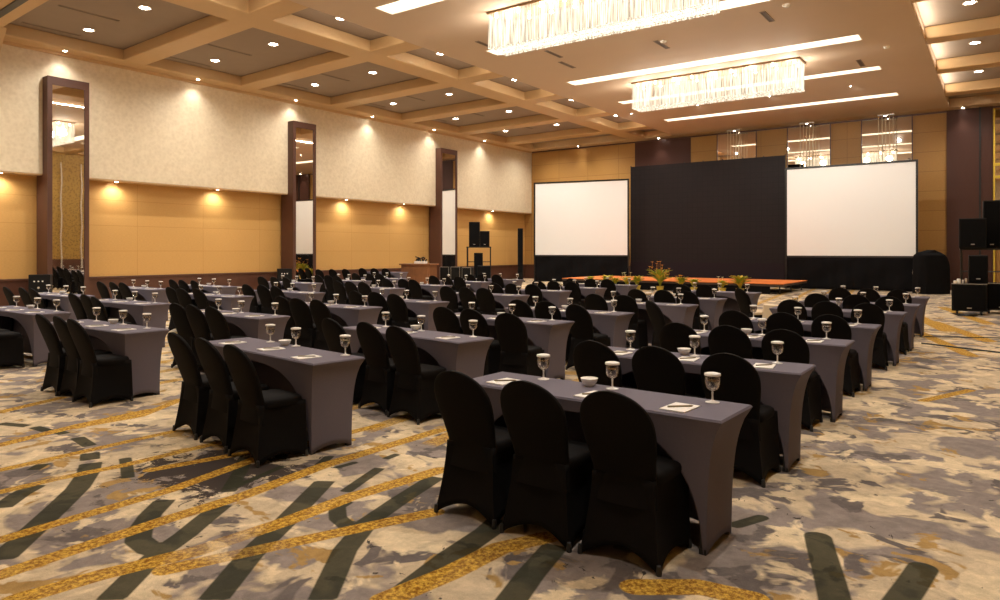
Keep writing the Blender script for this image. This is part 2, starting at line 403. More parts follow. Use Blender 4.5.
for a, b in ((XREC+.07, -16.1),): box(bm, a, b, Y1-.04, Y1, 0, .76); box(bm, a, b, Y1-.07, Y1, .76, .83)
struct('baseboard_back', bm, M['dark_wood'])
struct('trim_2', B(-16.1, -13.0, Y1-.05, Y1, 0, ZC), M['dark_panel'])
struct('trim_3', B(-1.88, -.72, Y1-.10, Y1, 0, ZC), M['dark_panel'])
bm = bmesh.new(); box(bm, -.70, -.30, Y1-.14, Y1, 0, ZC); box(bm, -.76, -.69, Y1-.17, Y1, 0, ZC, mi=1)
struct('trim_4', bm, [M['dark_panel'], M['black_metal']])
struct('wall_right', B(XR, XR+.3, Y0, Y1, 0, ZT), M['mural'])
struct('wall_rear', B(XREC, XR, Y0-.3, Y0, 0, ZT), M['paper_wall'])
# right wall: gold damask hangings over a dark wainscot, seen in the left wall mirrors
struct('baseboard_right', B(XR-.06, XR, Y0, Y1, 0, 1.15), M['dark_wood'])
for k, y in enumerate((18.7, 19.84)):
    bmw = bmesh.new(); path(bmw, [(XR-.09, y+.03*math.sin(t*1.7+k), .6+t*.64) for t in range(11)], .03, 6)
    tag(obj('white_cord', bmw, M['paper']), ['left','right'][k]+' white cord hanging on gold wall, reflected in nearest pier mirror', 'cord', 'white cords on the right-hand wall')

# beams
bm = bmesh.new()
ycs = [10.7+4.12*k for k in range(-3, 6)]
for yc in ycs:
    box(bm, -22.2, -13.65, yc-.36, yc+.36, ZC+.004, ZT, bev=.035); box(bm, -1.75, XR, yc-.33, yc+.33, ZC+.001, ZT, bev=.035)
for v in bm.verts:
    if v.co.x < -15: v.co.y += .055*(-15.2-v.co.x)
struct('trim_5', bm, M['beam'])
bm = bmesh.new(); box(bm, XL, -22.12, Y0, Y1, ZC, ZT-.001, bev=.03); box(bm, -16.1, -15.2, Y0, Y1, ZC+.001, ZT-.002, bev=.035)
struct('trim_6', bm, M['beam'])
bm = bmesh.new(); box(bm, XL+.001, XR-.01, 34.08, Y1, ZC-.004, ZT-.003); box(bm, XR-.7, XR, Y0, Y1, ZC+.004, ZT-.002)
struct('trim_7', bm, M['beam'])
# thin dark shadow-gap moulding between wall and beams
bm = bmesh.new(); box(bm, XL, XL+.07, Y0, Y1, ZC-.09, ZC); struct('trim_8', bm, M['beam'])
bm = bmesh.new(); box(bm, XL, XR, Y1-.08, Y1-.001, ZC-.07, ZC-.002); struct('trim_9', bm, M['dark_wood'])
# operable-partition track and its tapered bracket at the near left
bm = bmesh.new(); box(bm, XL+.08, -15, 6.45, 6.62, ZC-.035, ZC+.01)
for v in bm.verts:
    if v.co.x < -16: v.co.y += .4
struct('trim_10', bm, M['black_metal'])
bm = bmesh.new()
prof = [(-22.8,5.75),(-22.35,6.35),(-21.9,6.95),(-21.4,7.55),(-22.8,7.55)]
a = [bm.verts.new((x, 6.9, z)) for x, z in prof]; c = [bm.verts.new((x, 7.36, z)) for x, z in prof]
bm.faces.new(a); bm.faces.new(c[::-1])
for i in range(5): j = (i+1) % 5; bm.faces.new((a[i], a[j], c[j], c[i]))
struct('trim_11', bm, M['beam'])

# central flat panel with light slots
slots = [(3.1,3.7),(7.6,8.25),(11.95,12.6),(16.45,17.1),(21.15,21.8),(25.15,25.7),(29.75,30.35)]
SX0, SX1 = -12.4, -3.15
bm = bmesh.new()
box(bm, -13.65, SX0, Y0, 34.07, ZC, ZT-.001); box(bm, SX1, -1.75, Y0, 34.07, ZC, ZT-.001)
yy = Y0
for a, b in slots:
    box(bm, SX0, SX1, yy, a, ZC, ZT-.001); yy = b
box(bm, SX0, SX1, yy, 34.07, ZC, ZT-.001)
bmesh.ops.remove_doubles(bm, verts=bm.verts, dist=1e-4)
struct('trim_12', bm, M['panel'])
near = ['first', 'second', 'third', 'fourth', 'fifth', 'sixth', 'seventh', 'eighth', 'ninth']
slot_lbl = {2: 'cut off by the top frame edge', 3: 'half hidden behind the nearer chandelier', 4: 'just in front of the farther chandelier',
            5: 'passing behind the farther chandelier', 6: 'farthest, nearest the stage'}
for k, (a, b) in enumerate(slots):
    e = empty('ceiling_light_slot', 'long recessed light slot in flat ceiling, '+slot_lbl.get(k, 'behind the photographer'), 'light', ((SX0+SX1)/2, (a+b)/2, ZT-.05), 0, 'recessed light slots')
    w = (SX1-SX0)/2-.004; d = (b-a)/2-.004
    bm = bmesh.new()
    box(bm, -w, w, -d, d, .02, .048); obj('lens', bm, M['cove'], e)
    bm = bmesh.new(); t = .03
    for q in ((-w,w,-d,-d+t),(-w,w,d-t,d),(-w,-w+t,-d+t,d-t),(w-t,w,-d+t,d-t)): box(bm, *q, -.295, .018)
    obj('frame', bm, M['white_trim'], e)

def cove(x, y0, y1, side, e):
    l = bpy.data.lights.new('edge_cove_light', 'AREA'); l.shape = 'RECTANGLE'; l.size = y1-y0; l.size_y = .03; l.energy = e; l.color = (1,.88,.70)
    o = bpy.data.objects.new('edge_cove_light', l); COL.objects.link(o); o.location = (x, (y0+y1)/2, ZC+.12)
    d = Vector((side*.85, 0, .53)); o.rotation_euler = Matrix((Vector((0,1,0)), d.cross(Vector((0,1,0)))*-1, -d)).transposed().to_euler()
for i, yc in enumerate(ycs[:-1]):
    cove(-1.73, yc+.5, ycs[i+1]-.5, 1, 26); cove(-13.67, yc+.5, ycs[i+1]-.5, -1, 14)
# ------------------------------------------------------------------ downlights
def spot(name, loc, energy, parent=None, col=(1,.95,.87), ang=140, blend=1, rad=.06):
    l = bpy.data.lights.new(name, 'SPOT'); l.energy = energy; l.color = col; l.spot_size = R(ang); l.spot_blend = blend; l.shadow_soft_size = rad
    o = bpy.data.objects.new(name, l); COL.objects.link(o); o.location = loc
    if parent: o.parent = parent
    return o
def make_down(name):
    e = empty(name, '', 'light')
    bm = bmesh.new(); lathe(bm, [(.085,0),(.125,0),(.13,-.012),(.12,-.02),(.088,-.006),(.085,0)], 20); obj('ring', bm, M['trim_ring'], e, True)
    bm = bmesh.new(); lathe(bm, [(0,-.03),(.05,-.026),(.078,-.012),(.084,-.001)], 16); obj('lamp', bm, M['bulb'], e, True)
    return e
proto = make_down('downlight'); first = [True]
def downlight(x, y, z, label, group, energy, ang=140, scale=1.25, col=(1,.95,.87), tilt=None):
    if first[0]: o = proto; o.location = (x, y, z); o['label'] = label; o['group'] = group; o.scale = (scale,)*3; first[0] = False
    else: o = dup(proto, (x, y, z), 0, label, group, (scale,)*3)
    s = spot('lamp_beam', (x, y, z-.06), energy, None, col, ang)
    if tilt: s.rotation_euler = tilt
E_C = 400
ordn = ['nearest', 'second', 'third', 'fourth', 'fifth', 'sixth', 'seventh']
for k in range(7):
    yb = (8.7 if k == 0 else 12.76+4.12*(k-1))
    yb = 8.85+4.12*k if k else 9.2
    if k: yb = 8.85+4.12*k-.1
    yb = [9.2,13.1,17.2,21.35,25.5,29.6,33.1][k]
    downlight(-20.95, yb, ZT, f'bright round downlight in wall-side coffer row, nearer wall, {ordn[k]} bay from the camera', 'coffer downlights by the wall', E_C)
    downlight(-17.87, yb, ZT, f'bright round downlight in wall-side coffer row, farther from wall, {ordn[k]} bay from the camera', 'coffer downlights inner row', E_C)
    downlight(-14.4, yb-.4, ZT, f'round downlight in narrow coffer beside the flat ceiling, {ordn[k]} bay from the camera', 'downlights beside the flat ceiling', E_C*.7)
    downlight(-.65, yb-.2, ZT, f'round downlight in the right-hand coffers, {ordn[k]} bay from the camera', 'right-hand coffer downlights', E_C*.7)
for k in (-1,-2):
    for x in (-20.95,-17.87,-14.4,-.65): spot('lamp_beam', (x, 9.2+4.12*k, ZT-.06), E_C*1.0)
for k, y in enumerate([5.1,9.2,13.4,17.5,21.6,25.7,29.8]):
    downlight(-22.45, y, ZC, f'small spotlight at top of the cream wall, {ordn[k]} from the camera', 'wall washing spotlights', 55, 120, .6, (1,.95,.87))
for k, y in enumerate([7.76,10.95,14.5,20.6,24.2,27.7,31.3]):
    downlight(-23.03, y, 3.862, f'small spotlight under the wall ledge, {ordn[k]} from the camera', 'ledge spotlights', 55, 165, .6, (1,.93,.83))
for k, (x, lb) in enumerate(((-14.6,'above dark panel left of stage'),(-10.67,'above left wall mirror'),(-7.33,'above middle wall mirror'),(-4.12,'above right wall mirror'),(-19.4,'above gold wall left of stage'),(-1.3,'above dark panel at far right'))):
    downlight(x, 34.5, ZC-.002, 'small spotlight at back wall, '+lb, 'back wall spotlights', 60, 80, .6)

for k, (x, lb) in enumerate(((-12.9,'leftmost'),(-10.0,'second from left'),(-7.2,'third from left'),(-4.4,'rightmost'))):  # row of spotlights added to brighten the screens
    downlight(x, 27.6, ZC-.002, 'added tiny spotlight brightening the screens, in flat ceiling, '+lb, 'added screen spotlights', 230, 100, .35, (1,.96,.90), (R(52), 0, R([22,8,-6,-6][k])))
# ceiling vents and fittings
def vent(x, y, z, l, w, lab, grp, rot=0):
    e = empty('ceiling_vent', lab, 'vent', (x, y, z), rot, grp)
    bm = bmesh.new()
    for q in ((-l/2,l/2,-w/2,-w/2+.02),(-l/2,l/2,w/2-.02,w/2),(-l/2,-l/2+.02,-w/2,w/2),(l/2-.02,l/2,-w/2,w/2)): box(bm, *q, -.012, 0)
    obj('frame', bm, M['ceil'], e); obj('slats', B(-l/2+.02, l/2-.02, -w/2+.02, w/2-.02, -.006, 0), M['grille'], e)
for k in range(6):
    y0 = 11.6+4.12*k-4.12
    for x, nm in ((-19.5,'between the two lamps'),(-16.75,'beside the inner lamp'),(-21.75,'close to the cream wall')):
        vent(x, y0+1.1, ZT, 1.5, .1, f'slim dark vent in coffer {nm}, {ordn[k]} bay from the camera', 'coffer vents', R(90))
    vent(-.65, y0+.2, ZT, .9, .35, f'square vent in right-hand coffer, {ordn[k]} bay from the camera', 'right-hand coffer vents', R(90))
for x, y, lb in ((-4.8,18.2,'near the top edge of picture'),(-7.9,18.9,'above the farther chandelier'),(-11.2,19.2,'left of the long slot'),(-3.6,24.4,'right of the farther chandelier'),(-10.9,17.9,'below the nearer chandelier'),(-12.0,16.0,'left of the nearer chandelier')):
    vent(x, y, ZC, .9, .14, 'grey ceiling grille in flat ceiling, '+lb, 'flat ceiling grilles', R(90))
for k, (x, y) in enumerate(((-4.19,17.6),(-7.73,18.6),(-2.7,22.9))):
    bm = bmesh.new(); lathe(bm, [(0,-.06),(.05,-.055),(.09,-.03),(.10,0)], 16)
    tag(obj('smoke_detector', bm, M['white_china'], None, True), 'small white detector on flat ceiling, '+['right of the nearer chandelier','just left of the long slot','by the right-hand edge'][k], 'smoke detector', 'ceiling detectors').location = (x, y, ZC)

# ------------------------------------------------------------------ chandeliers
def make_chandelier():
    e = empty('chandelier', '', 'chandelier')
    Lx, Ly = 2.76, .38
    obj('canopy', B(-Lx-.03, Lx+.03, -Ly-.03, Ly+.03, -.05, 0, bev=.01), M['bronze'], e)
    rr = random.Random(3)
    def strands(pts, z0f, r0):
        bm = bmesh.new()
        for x, y in pts:
            z1 = z0f(); r = r0*rr.uniform(.7, 1.25); a = rr.uniform(0, 1.5)
            A = [(x+r*math.cos(a+i*2.094), y+r*math.sin(a+i*2.094)) for i in range(3)]
            t = [bm.verts.new((*p, -.05)) for p in A]; b_ = [bm.verts.new((*p, z1)) for p in A]
            for i in range(3): bm.faces.new((t[i], t[(i+1)%3], b_[(i+1)%3], b_[i]))
            bm.faces.new(b_[::-1])
        return bm
    def ring(lx, ly, st):
        p = []; n = int(2*lx/st)
        for i in range(n+1): p += [(-lx+2*lx*i/n, -ly), (-lx+2*lx*i/n, ly)]
        n = int(2*ly/st)
        for i in range(1, n): p += [(-lx, -ly+2*ly*i/n), (lx, -ly+2*ly*i/n)]
        return [(x+rr.uniform(-.006,.006), y+rr.uniform(-.006,.006)) for x, y in p]
    o = obj('outer_crystal_strands', strands(ring(Lx-.01, Ly-.01, .04), lambda: -.90+rr.uniform(-.03,.02), .0085), M['crystal'], e); o['kind'] = 'stuff'
    o = obj('inner_crystal_strands', strands(ring(Lx-.16, Ly-.14, .05), lambda: -.84+rr.uniform(-.03,.03), .010), M['crystal'], e); o['kind'] = 'stuff'
    bm = bmesh.new()
    for x in [i*.1-3.0 for i in range(61)]: box(bm, x*.92-.008+.0, x*.92+.008, -Ly+.02, Ly-.02, -.90, -.885)
    for y in [-.36,-.18,0,.18,.36]: box(bm, -Lx, Lx, y-.008, y+.008, -.905, -.89)
    obj('bottom_grid', bm, M['crystal'], e)
    for i in range(9):
        bm = bmesh.new(); lathe(bm, [(0,-.13),(.03,-.12),(.045,-.09),(.03,-.05)], 10)
        b_ = obj('bulb', bm, M['chbulb'], e, True); b_.location = (-2.6+5.2*i/8, -.24, 0)
        b_ = b_.copy(); COL.objects.link(b_); b_.location = (-2.6+5.2*i/8, .24, -.02)
    return e
M['chbulb'] = emis('chandelier_bulb', (1,.85,.62), 30, False)
ch = make_chandelier(); ch.location = (-7.57, 14.22, ZC); ch['label'] = 'nearer long rectangular crystal chandelier, cut off by the top edge'
ch2 = dup(ch, (-7.78, 22.95, ZC), 0, 'farther long rectangular crystal chandelier hanging over the stage side')
ch3 = dup(ch, (-7.7, 5.6, ZC), 0, 'long crystal chandelier overhead, out of frame and seen only in mirrors')
for c_ in (ch, ch2, ch3):
    c_['group'] = 'crystal chandeliers'
    for i in range(5):
        l = bpy.data.lights.new('chandelier_glow', 'POINT'); l.energy = 130; l.color = (1,.91,.79); l.shadow_soft_size = .16
        o = bpy.data.objects.new('chandelier_glow', l); COL.objects.link(o); o.location = (c_.location.x-2.4+1.2*i, c_.location.y, ZC-.45)

# ------------------------------------------------------------------ piers with tall mirrors on left wall
for k, (a, b, lb) in enumerate(((8.74,9.88,'nearest'),(17.38,18.5,'middle'),(26.2,27.5,'farthest'))):
    e = empty('mirror_pier', f'tall dark wood pier with a narrow mirror on left wall, {lb} of three', 'pier', (0,0,0), 0, 'mirror piers')
    X0, X1 = XREC+.08, -22.5
    obj('pier_body', B(X0, X1, a, b, 0, 6.74, bev=.012), M['pier_wood'], e)
    bm = bmesh.new(); w = .13
    for q in ((a,a+w,0,6.74),(b-w,b,0,6.74),(a+w,b-w,6.5,6.74),(a+w,b-w,0,.16)): box(bm, X1, X1+.035, q[0], q[1], q[2], q[3])
    obj('frame', bm, M['pier_wood'], e)
    obj('mirror', B(X1+.002, X1+.012, a+w, b-w, .16, 6.63), M['mirror'], e)

# back wall mirrors with hanging strands
for k, (a, b) in enumerate(((-11.65,-9.69),(-8.29,-6.37),(-5.13,-3.12))):
    lb = ['left','middle','right'][k]
    e = empty('wall_mirror', f'tall mirror panel high on back wall, {lb} of three above the screens', 'mirror', ((a+b)/2, Y1, 0), 0, 'back wall mirrors')
    w = (b-a)/2
    obj('mirror', B(-w+.03, w-.03, -.03, -.005, 2.6, 7.5), M['mirror'], e)
    bm = bmesh.new()
    for q in ((-w,-w+.04),(w-.04,w)): box(bm, q[0], q[1], -.06, 0, 2.6, 7.5)
    box(bm, -w, w, -.06, 0, 2.5, 2.6); obj('frame', bm, M['dark_wood'], e)
    s = empty('crystal_pendant', f'thin crystal strands hanging before the {lb} back wall mirror', 'pendant light', ((a+b)/2+.05, 34.25, ZC), 0, 'crystal strand pendants')
    obj('canopy', B(-.32, .32, -.06, .06, -.03, 0), M['silver'], s)
    for q in range(5):
        bm = bmesh.new(); x = -.28+.14*q
        tube(bm, (x,0,-.03), (x,0,-2.6), .013, 6); obj('strand', bm, M['pendant'], s)
# gold-lit niche edge at far right
e = empty('wall_mirror', 'gold framed mirror strip at the far right picture edge', 'mirror', (.3, Y1, 0))
obj('mirror', B(-.52, .9, -.09, -.02, 3.2, 7.4), M['mirror'], e)
bm = bmesh.new(); box(bm, -.58, -.52, -.14, 0, .1, 7.45); box(bm, -.52, .9, -.14, 0, 5.1, 5.22); box(bm, -.52, .9, -.14, 0, 4.6, 4.7); obj('frame', bm, M['leaf_gold'], e)

# ------------------------------------------------------------------ screens, LED wall, stage
def drape(w, z0, z1, mat, parent, folds, name='skirt', swag=True):
    rr = random.Random(int(w*100)); nx, nz = 120, 12; rows = []
    for j in range(nz+1):
        t = j/nz; row = []
        for i in range(nx+1):
            x = -w/2+w*i/nx
            y = .035*math.sin(x*folds+math.sin(x*1.3)*1.5)*(.3+t) + (.06*math.sin((x*1.2+t*2.5)*2.4)*t*(1-t)*2 if swag else 0)
            row.append((x, y, z1+(z0-z1)*t))
        rows.append(row)
    bm = bmesh.new(); grid_surface(bm, rows, False)
    o = obj(name, bm, mat, parent, True)
    m = o.modifiers.new('s', 'SOLIDIFY'); m.thickness = .01
    return o
def screen(name, lb, loc, rz, w, z0, z1):
    e = empty(name, lb, 'projection screen', loc, rz, 'projection screens')
    obj('screen_surface', B(-w/2, w/2, -.01, .01, z0, z1), M['screen'], e)
    bm = bmesh.new(); t = .08
    for q in ((-w/2-t,-w/2,z0-t,z1+t),(w/2,w/2+t,z0-t,z1+t),(-w/2,w/2,z1,z1+t),(-w/2,w/2,z0-t,z0)): box(bm, q[0], q[1], -.03, .03, q[2], q[3])
    obj('frame', bm, M['black_metal'], e)
    for sx in (-1, 1):
        bm = bmesh.new(); box(bm, sx*(w/2+.04)-.03, sx*(w/2+.04)+.03, -.03, .03, 0, z0-t); box(bm, sx*(w/2+.04)-.03, sx*(w/2+.04)+.03, -.04, .7, 0, .05)
        tube(bm, (sx*(w/2+.04), .68, .04), (sx*(w/2+.04), .03, z0+.6), .02); obj('leg', bm, M['black_metal'], e)
    d = drape(w+.1, .03, z0-t, M['drape'], e, 9)
screen('projection_screen', 'white projection screen left of the black LED wall with black skirt', (-17.72, 31.72, 0), R(12.4), 4.95, 1.43, 5.2)
screen('projection_screen', 'white projection screen right of the black LED wall with black skirt', (-5.18, 32.0, 0), 0, 4.84, 1.44, 5.18)

e = empty('led_wall', 'large black LED video wall standing behind the orange stage', 'LED wall', (-11.69, 33.0, 0))
obj('panel', B(-3.77, 3.77, -.06, .06, 1.08, 5.95), M['led'], e)
obj('lower_panel', B(-3.77, 3.77, -.06, .06, .08, 1.08), M['led_low'], e)
bm = bmesh.new()
for x in (-3.3, -1.1, 1.1, 3.3): box(bm, x-.05, x+.05, .06, .8, 0, .08); box(bm, x-.04, x+.04, .06, .14, .08, 5.7)
for x in [-3.77+.943*i for i in range(9)]: box(bm, x-.02, x+.02, -.03, .05, 5.95, 5.99)
box(bm, -3.77, 3.77, -.05, .05, 0, .08)
obj('support_frame', bm, M['black_metal'], e)

e = empty('stage', 'low stage with orange carpet top in front of the LED wall', 'stage', (-11.42, 0, 0))
bm = bmesh.new()
obj('deck', B(-4.78, 4.78, 27.35, 31.3, .30, .385), M['stage_side'], e)
obj('front_skirt', B(-4.76, 4.3, 27.37, 27.40, .01, .30), M['drape'], e)
obj('carpet_top', B(-4.79, 4.79, 27.34, 31.31, .385, .41), M['stage_top'], e)
for i in range(6):
    for y in (27.6, 29.3, 31.1):
        bm = bmesh.new(); x = -4.6+9.2*i/5; tube(bm, (x, y, 0), (x, y, .30), .03); obj('leg', bm, M['black_metal'], e)
bm = bmesh.new()
tube(bm, (4.5,27.6,.28), (4.5,31.1,.05), .02); tube(bm, (2.8,27.6,.28), (4.5,27.6,.04), .02); obj('brace', bm, M['black_metal'], e)

# plants along the stage front
def fern(name, lb, x, y, h, kind, pot=True, n=26, seed=0):
    rr = random.Random(seed+5)
    e = empty(name, lb, 'plant', (x, y, 0), 0, 'plants along the stage front')
    pz = .22; h *= 1.25
    bm = bmesh.new(); lathe(bm, [(0,0),(.11,0),(.15,.2),(.16,.22),(.14,.22),(.13,.19),(0,.19)], 16); obj('pot', bm, M['pot'], e, True)
    for part, mat, cnt in (('leaves', M['leaf'], n), ('golden_leaves', M['leaf_gold'], n//2)):
        bm = bmesh.new()
        for i in range(cnt):
            a = rr.uniform(0, 6.28); ln = rr.uniform(.5, 1.0)*h; out = rr.uniform(.12, .5)*h; w = rr.uniform(.028,.05)
            d = Vector((math.cos(a), math.sin(a), 0)); s = Vector((-d.y, d.x, 0)); prev = None
            for t in range(7):
                u = t/6; c = d*out*u*u*1.1+Vector((0,0,pz-.03+ln*(u*1.25-.55*u*u)))
                ww = w*math.sin(math.pi*min(1,u*.92+.06))+.003
                # leaflets
                cur = (bm.verts.new(c+s*ww*1.6), bm.verts.new(c-Vector((0,0,.012))), bm.verts.new(c-s*ww*1.6))
                if prev: bm.faces.new((prev[0], prev[1], cur[1], cur[0])); bm.faces.new((prev[1], prev[2], cur[2], cur[1]))
                prev = cur
        obj(part, bm, mat, e)
    if kind:
        for i in range(kind):
            bm = bmesh.new()
            a = rr.uniform(0, 6.28); r_ = rr.uniform(.05,.4)*h; z = pz+h*rr.uniform(.45, .95)
            c = Vector((r_*math.cos(a), r_*math.sin(a), z)); cv = bm.verts.new(c)
            for p in range(6):
                q = p*1.047; u = Vector((math.cos(q), math.sin(q), .35)); v_ = Vector((-math.sin(q), math.cos(q), 0))
                bm.faces.new([cv, bm.verts.new(c+u*.04+v_*.025), bm.verts.new(c+u*.075), bm.verts.new(c+u*.04-v_*.025)])
            tube(bm, c-Vector((0,0,.25)), c, .004, 4)
            obj('bloom', bm, M['petal'] if kind % 2 else M['petal_white'], e)
plants = [(590,.42,0,'farthest left, low'),(606,.5,0,'second from the left'),(615,.40,0,'third from the left'),(627,.45,4,'fourth from the left'),(637,.5,0,'just left of the tall arrangement'),
          (660,.85,15,'the tall central arrangement with orange blooms'),(681,.5,5,'just right of the tall arrangement'),(694,.42,0,'third from the right'),(722,.4,4,'second from the right'),(740,.62,0,'rightmost, bushy')]
FPX, HZ, CH, YAW = 697., 251., 1.64, R(35.75)
sn, cs = math.sin(YAW), math.cos(YAW)
def at_y(px, Y):
    t = (px-500)/FPX; d = Y/(t*sn+cs); return d*(t*cs-sn)
for k, (px, h, kd, lb) in enumerate(plants):
    fern('potted_fern', 'yellow-green potted plant on floor before the stage, '+lb, at_y(px, 26.7), 26.7, h, kd, n=70 if h > .6 else 44, seed=k)

# ------------------------------------------------------------------ tables
def make_table(Lx=1.83, Wy=.5):
    e = empty('banquet_table', '', 'table')
    hx, hy, H = Lx/2, Wy/2, .75
    per = []                                            # perimeter: (x, y, side, u)
    n1 = 44
    for i in range(n1): u = -math.cos(math.pi*i/n1); per.append((u*hx, -hy, 'near', u))
    for i in range(8): u = -1+2*i/8; per.append((hx, u*hy, 'end', u))
    for i in range(14): u = 1-2*i/14; per.append((u*hx, hy, 'far', u))
    for i in range(8): u = 1-2*i/8; per.append((-hx, u*hy, 'end', u))
    rows = []; nz = 14
    top = []
    for x, y, s_, u in per:
        top.append((x, y, H))
    def inset(z):
        q = (H-z)
        return .105*(1-math.exp(-q/.17))
    for j in range(nz+1):
        t = j/nz; row = []
        for x, y, s_, u in per:
            if s_ == 'near':
                a = abs(x)/(hx-.025)
                hem = 0 if a >= 1 else .665*(1-a**3.1)**.5
            elif s_ == 'end': hem = .045*(1-u*u)
            else: hem = .03*(1-u*u)
            z = H-.012-(H-.012-hem-.004)*(t**.9)
            k = inset(z)
            fx = x*(hx-k)/hx
            pull = k*.55
            if s_ == 'near': fy = -hy+pull*(.25+.75*abs(u)**3)
            elif s_ == 'far': fy = hy-pull*(.25+.75*abs(u)**3)
            else:
                fy = y*(hy-pull)/hy; fx = math.copysign(hx-k*(.9+.1*abs(u)**2), x)
            if j == 0: fx, fy, z = x*1.0, y*1.0, H-.012
            row.append((fx, fy, z))
        rows.append(row)
    bm = bmesh.new()
    tr = [(x*(hx-.008)/hx, y*(hy-.008)/hy, H) for x, y, _, _ in per]
    V = grid_surface(bm, [tr]+rows, True)
    bm.faces.new(V[0])
    o = obj('fitted_cover', bm, M['grey_cloth'], e, True)
    m = o.modifiers.new('s', 'SOLIDIFY'); m.thickness = .004; m.offset = -1
    obj('tabletop', B(-hx+.03, hx-.03, -hy+.03, hy-.03, H-.035, H-.006), M['leg_black'], e)
    for sx in (-1, 1):
        for sy in (-1, 1):
            bm = bmesh.new(); x, y = sx*(hx-.125), sy*(hy-.075); box(bm, x-.016, x+.016, y-.016, y+.016, 0, H-.035)
            box(bm, x-.02, x+.02, y-.02, y+.02, 0, .03); obj('leg', bm, M['leg_black'], e)
    return e

# ------------------------------------------------------------------ chairs
def make_chair(name='banquet_chair', seat=None):
    e = empty(name, '', 'chair')
    # skirt (seat box with four stretched feet)
    N_ = 48; rows = []
    per = []
    for i in range(12): per.append(('b', -1+2*i/12))
    for i in range(12): per.append(('r', -1+2*i/12))
    for i in range(12): per.append(('f', 1-2*i/12))
    for i in range(12): per.append(('l', 1-2*i/12))
    zt = .45
    for j in range(11):
        t = j/10; row = []
        for s_, u in per:
            c = abs(u)**2.2
            hem = (.085 if s_ in 'bf' else .06)*(1-abs(u)**2)+.0
            z = zt-(zt-hem-.002)*t
            q = (zt-z)/zt
            wr = .178+.052*q**1.5; wf = .215+.02*q          # half widths rear / front
            yr = -.165-.055*q**1.5; yf = .205+.01*q
            pin = .028*math.sin(math.pi*min(1,q))*(1-c)
            if s_ == 'b': x, y = u*wr, yr+pin
            elif s_ == 'f': x, y = u*wf, yf-pin
            elif s_ == 'r': v = (u+1)/2; x, y = wr+(wf-wr)*v-pin, yr+(yf-yr)*v
            else: v = (u+1)/2; x, y = -(wr+(wf-wr)*v)+pin, yr+(yf-yr)*v
            row.append((x, y, z))
        rows.append(row)
    bm = bmesh.new(); grid_surface(bm, rows, True)
    o = obj('skirt', bm, M['black_cloth'], e, True); m = o.modifiers.new('s', 'SOLIDIFY'); m.thickness = .006; m.offset = -1
    # seat cushion
    bm = bmesh.new(); rows = []
    def ringxy(k):
        r_ = []
        for i in range(32):
            a = 2*math.pi*i/32; ca, sa = math.cos(a), math.sin(a)
            p = .28
            x = math.copysign(abs(ca)**p, ca)*.212*k; y = math.copysign(abs(sa)**p, sa)*(.20 if sa > 0 else .15)*k+.004
            x *= 1-.07*max(0, -(y)/.2)
            r_.append((x, y))
        return r_
    for k, z in ((.97,.425),(1.0,.445),(1.0,.462),(.975,.478),(.9,.488),(.6,.496),(.2,.499)):
        rows.append([(x, y, z) for x, y in ringxy(k)])
    V = grid_surface(bm, rows, True); bm.faces.new(V[-1]); bm.faces.new(V[0][::-1])
    obj('seat', bm, seat or M['black_cloth'], e, True)
    # backrest
    bm = bmesh.new(); front = []; zs = []
    n = 28
    def half(z):
        if z < .45: return .181+.052*((.45-z)/.45)**1.5
        if z < .72: t = (z-.45)/.27; return .181+.031*(t*t*(3-2*t))
        t = (z-.72)/.205; return .212*math.sqrt(max(0, 1-t**2.25))
    def yc(z):
        if z < .45: return -.127-.055*((.45-z)/.45)**1.5
        t = (z-.45)/.475; return -.127-.155*t-.022*t*t
    zz = [.30+.42*i/14 for i in range(15)]+[.72+.205*math.sin(math.pi/2*i/12) for i in range(1, 12)]+[.9245]
    rows = []
    for z in zz:
        w = max(half(z), .012); y = yc(z); th = .022+.006*min(1,max(0,(z-.4)/.1)) if z < .8 else .028*(1-.45*((z-.8)/.125)**2)
        row = []
        for i in range(n):
            a = 2*math.pi*i/n; ca, sa = math.cos(a), math.sin(a)
            x = math.copysign(abs(ca)**.55, ca)*w; yy_ = math.copysign(abs(sa)**.55, sa)*th
            yy_ += .018*(1-(x/.215)**2)*-1          # slight curve
            row.append((x, y+yy_, z))
        rows.append(row)
    V = grid_surface(bm, rows, True); bm.faces.new(V[-1]); bm.faces.new(V[0][::-1])
    obj('backrest', bm, M['black_cloth'], e, True)
    for sx, sy in ((-1,-1),(1,-1),(-1,1),(1,1)):
        bm = bmesh.new(); x = sx*(.226 if sy < 0 else .226); y = -.212 if sy < 0 else .206
        lathe(bm, [(0,0),(.014,0),(.016,.012),(.012,.05),(0,.055)], 10, (x, y, 0)); obj('foot', bm, M['leg_black'], e)
    return e

# ------------------------------------------------------------------ tableware
def make_goblet():
    e = empty('water_goblet', '', 'glass')
    bm = bmesh.new()
    lathe(bm, [(0,.062),(.012,.064),(.030,.078),(.038,.10),(.040,.125),(.037,.155),(.0355,.155),(.038,.125),(.036,.10),(.028,.081),(0,.067)], 20); obj('bowl', bm, M['glass'], e, True)
    bm = bmesh.new(); lathe(bm, [(0,0),(.037,0),(.038,.003),(.02,.007),(.006,.014),(.0045,.04),(.006,.058),(0,.062)], 16); obj('stem', bm, M['stem'], e, True)
    bm = bmesh.new(); lathe(bm, [(0,.067),(.027,.082),(.0345,.10),(.0365,.122),(0,.122)], 16); obj('water', bm, M['water'], e, True)
    bm = bmesh.new(); lathe(bm, [(0,.164),(.030,.164),(.042,.161),(.043,.150),(.0415,.150),(.0405,.158),(0,.158)], 20); obj('paper_lid', bm, M['paper'], e, True)
    return e
M['stem'] = simple('frosted_glass_stem', (.80,.78,.75), .2)
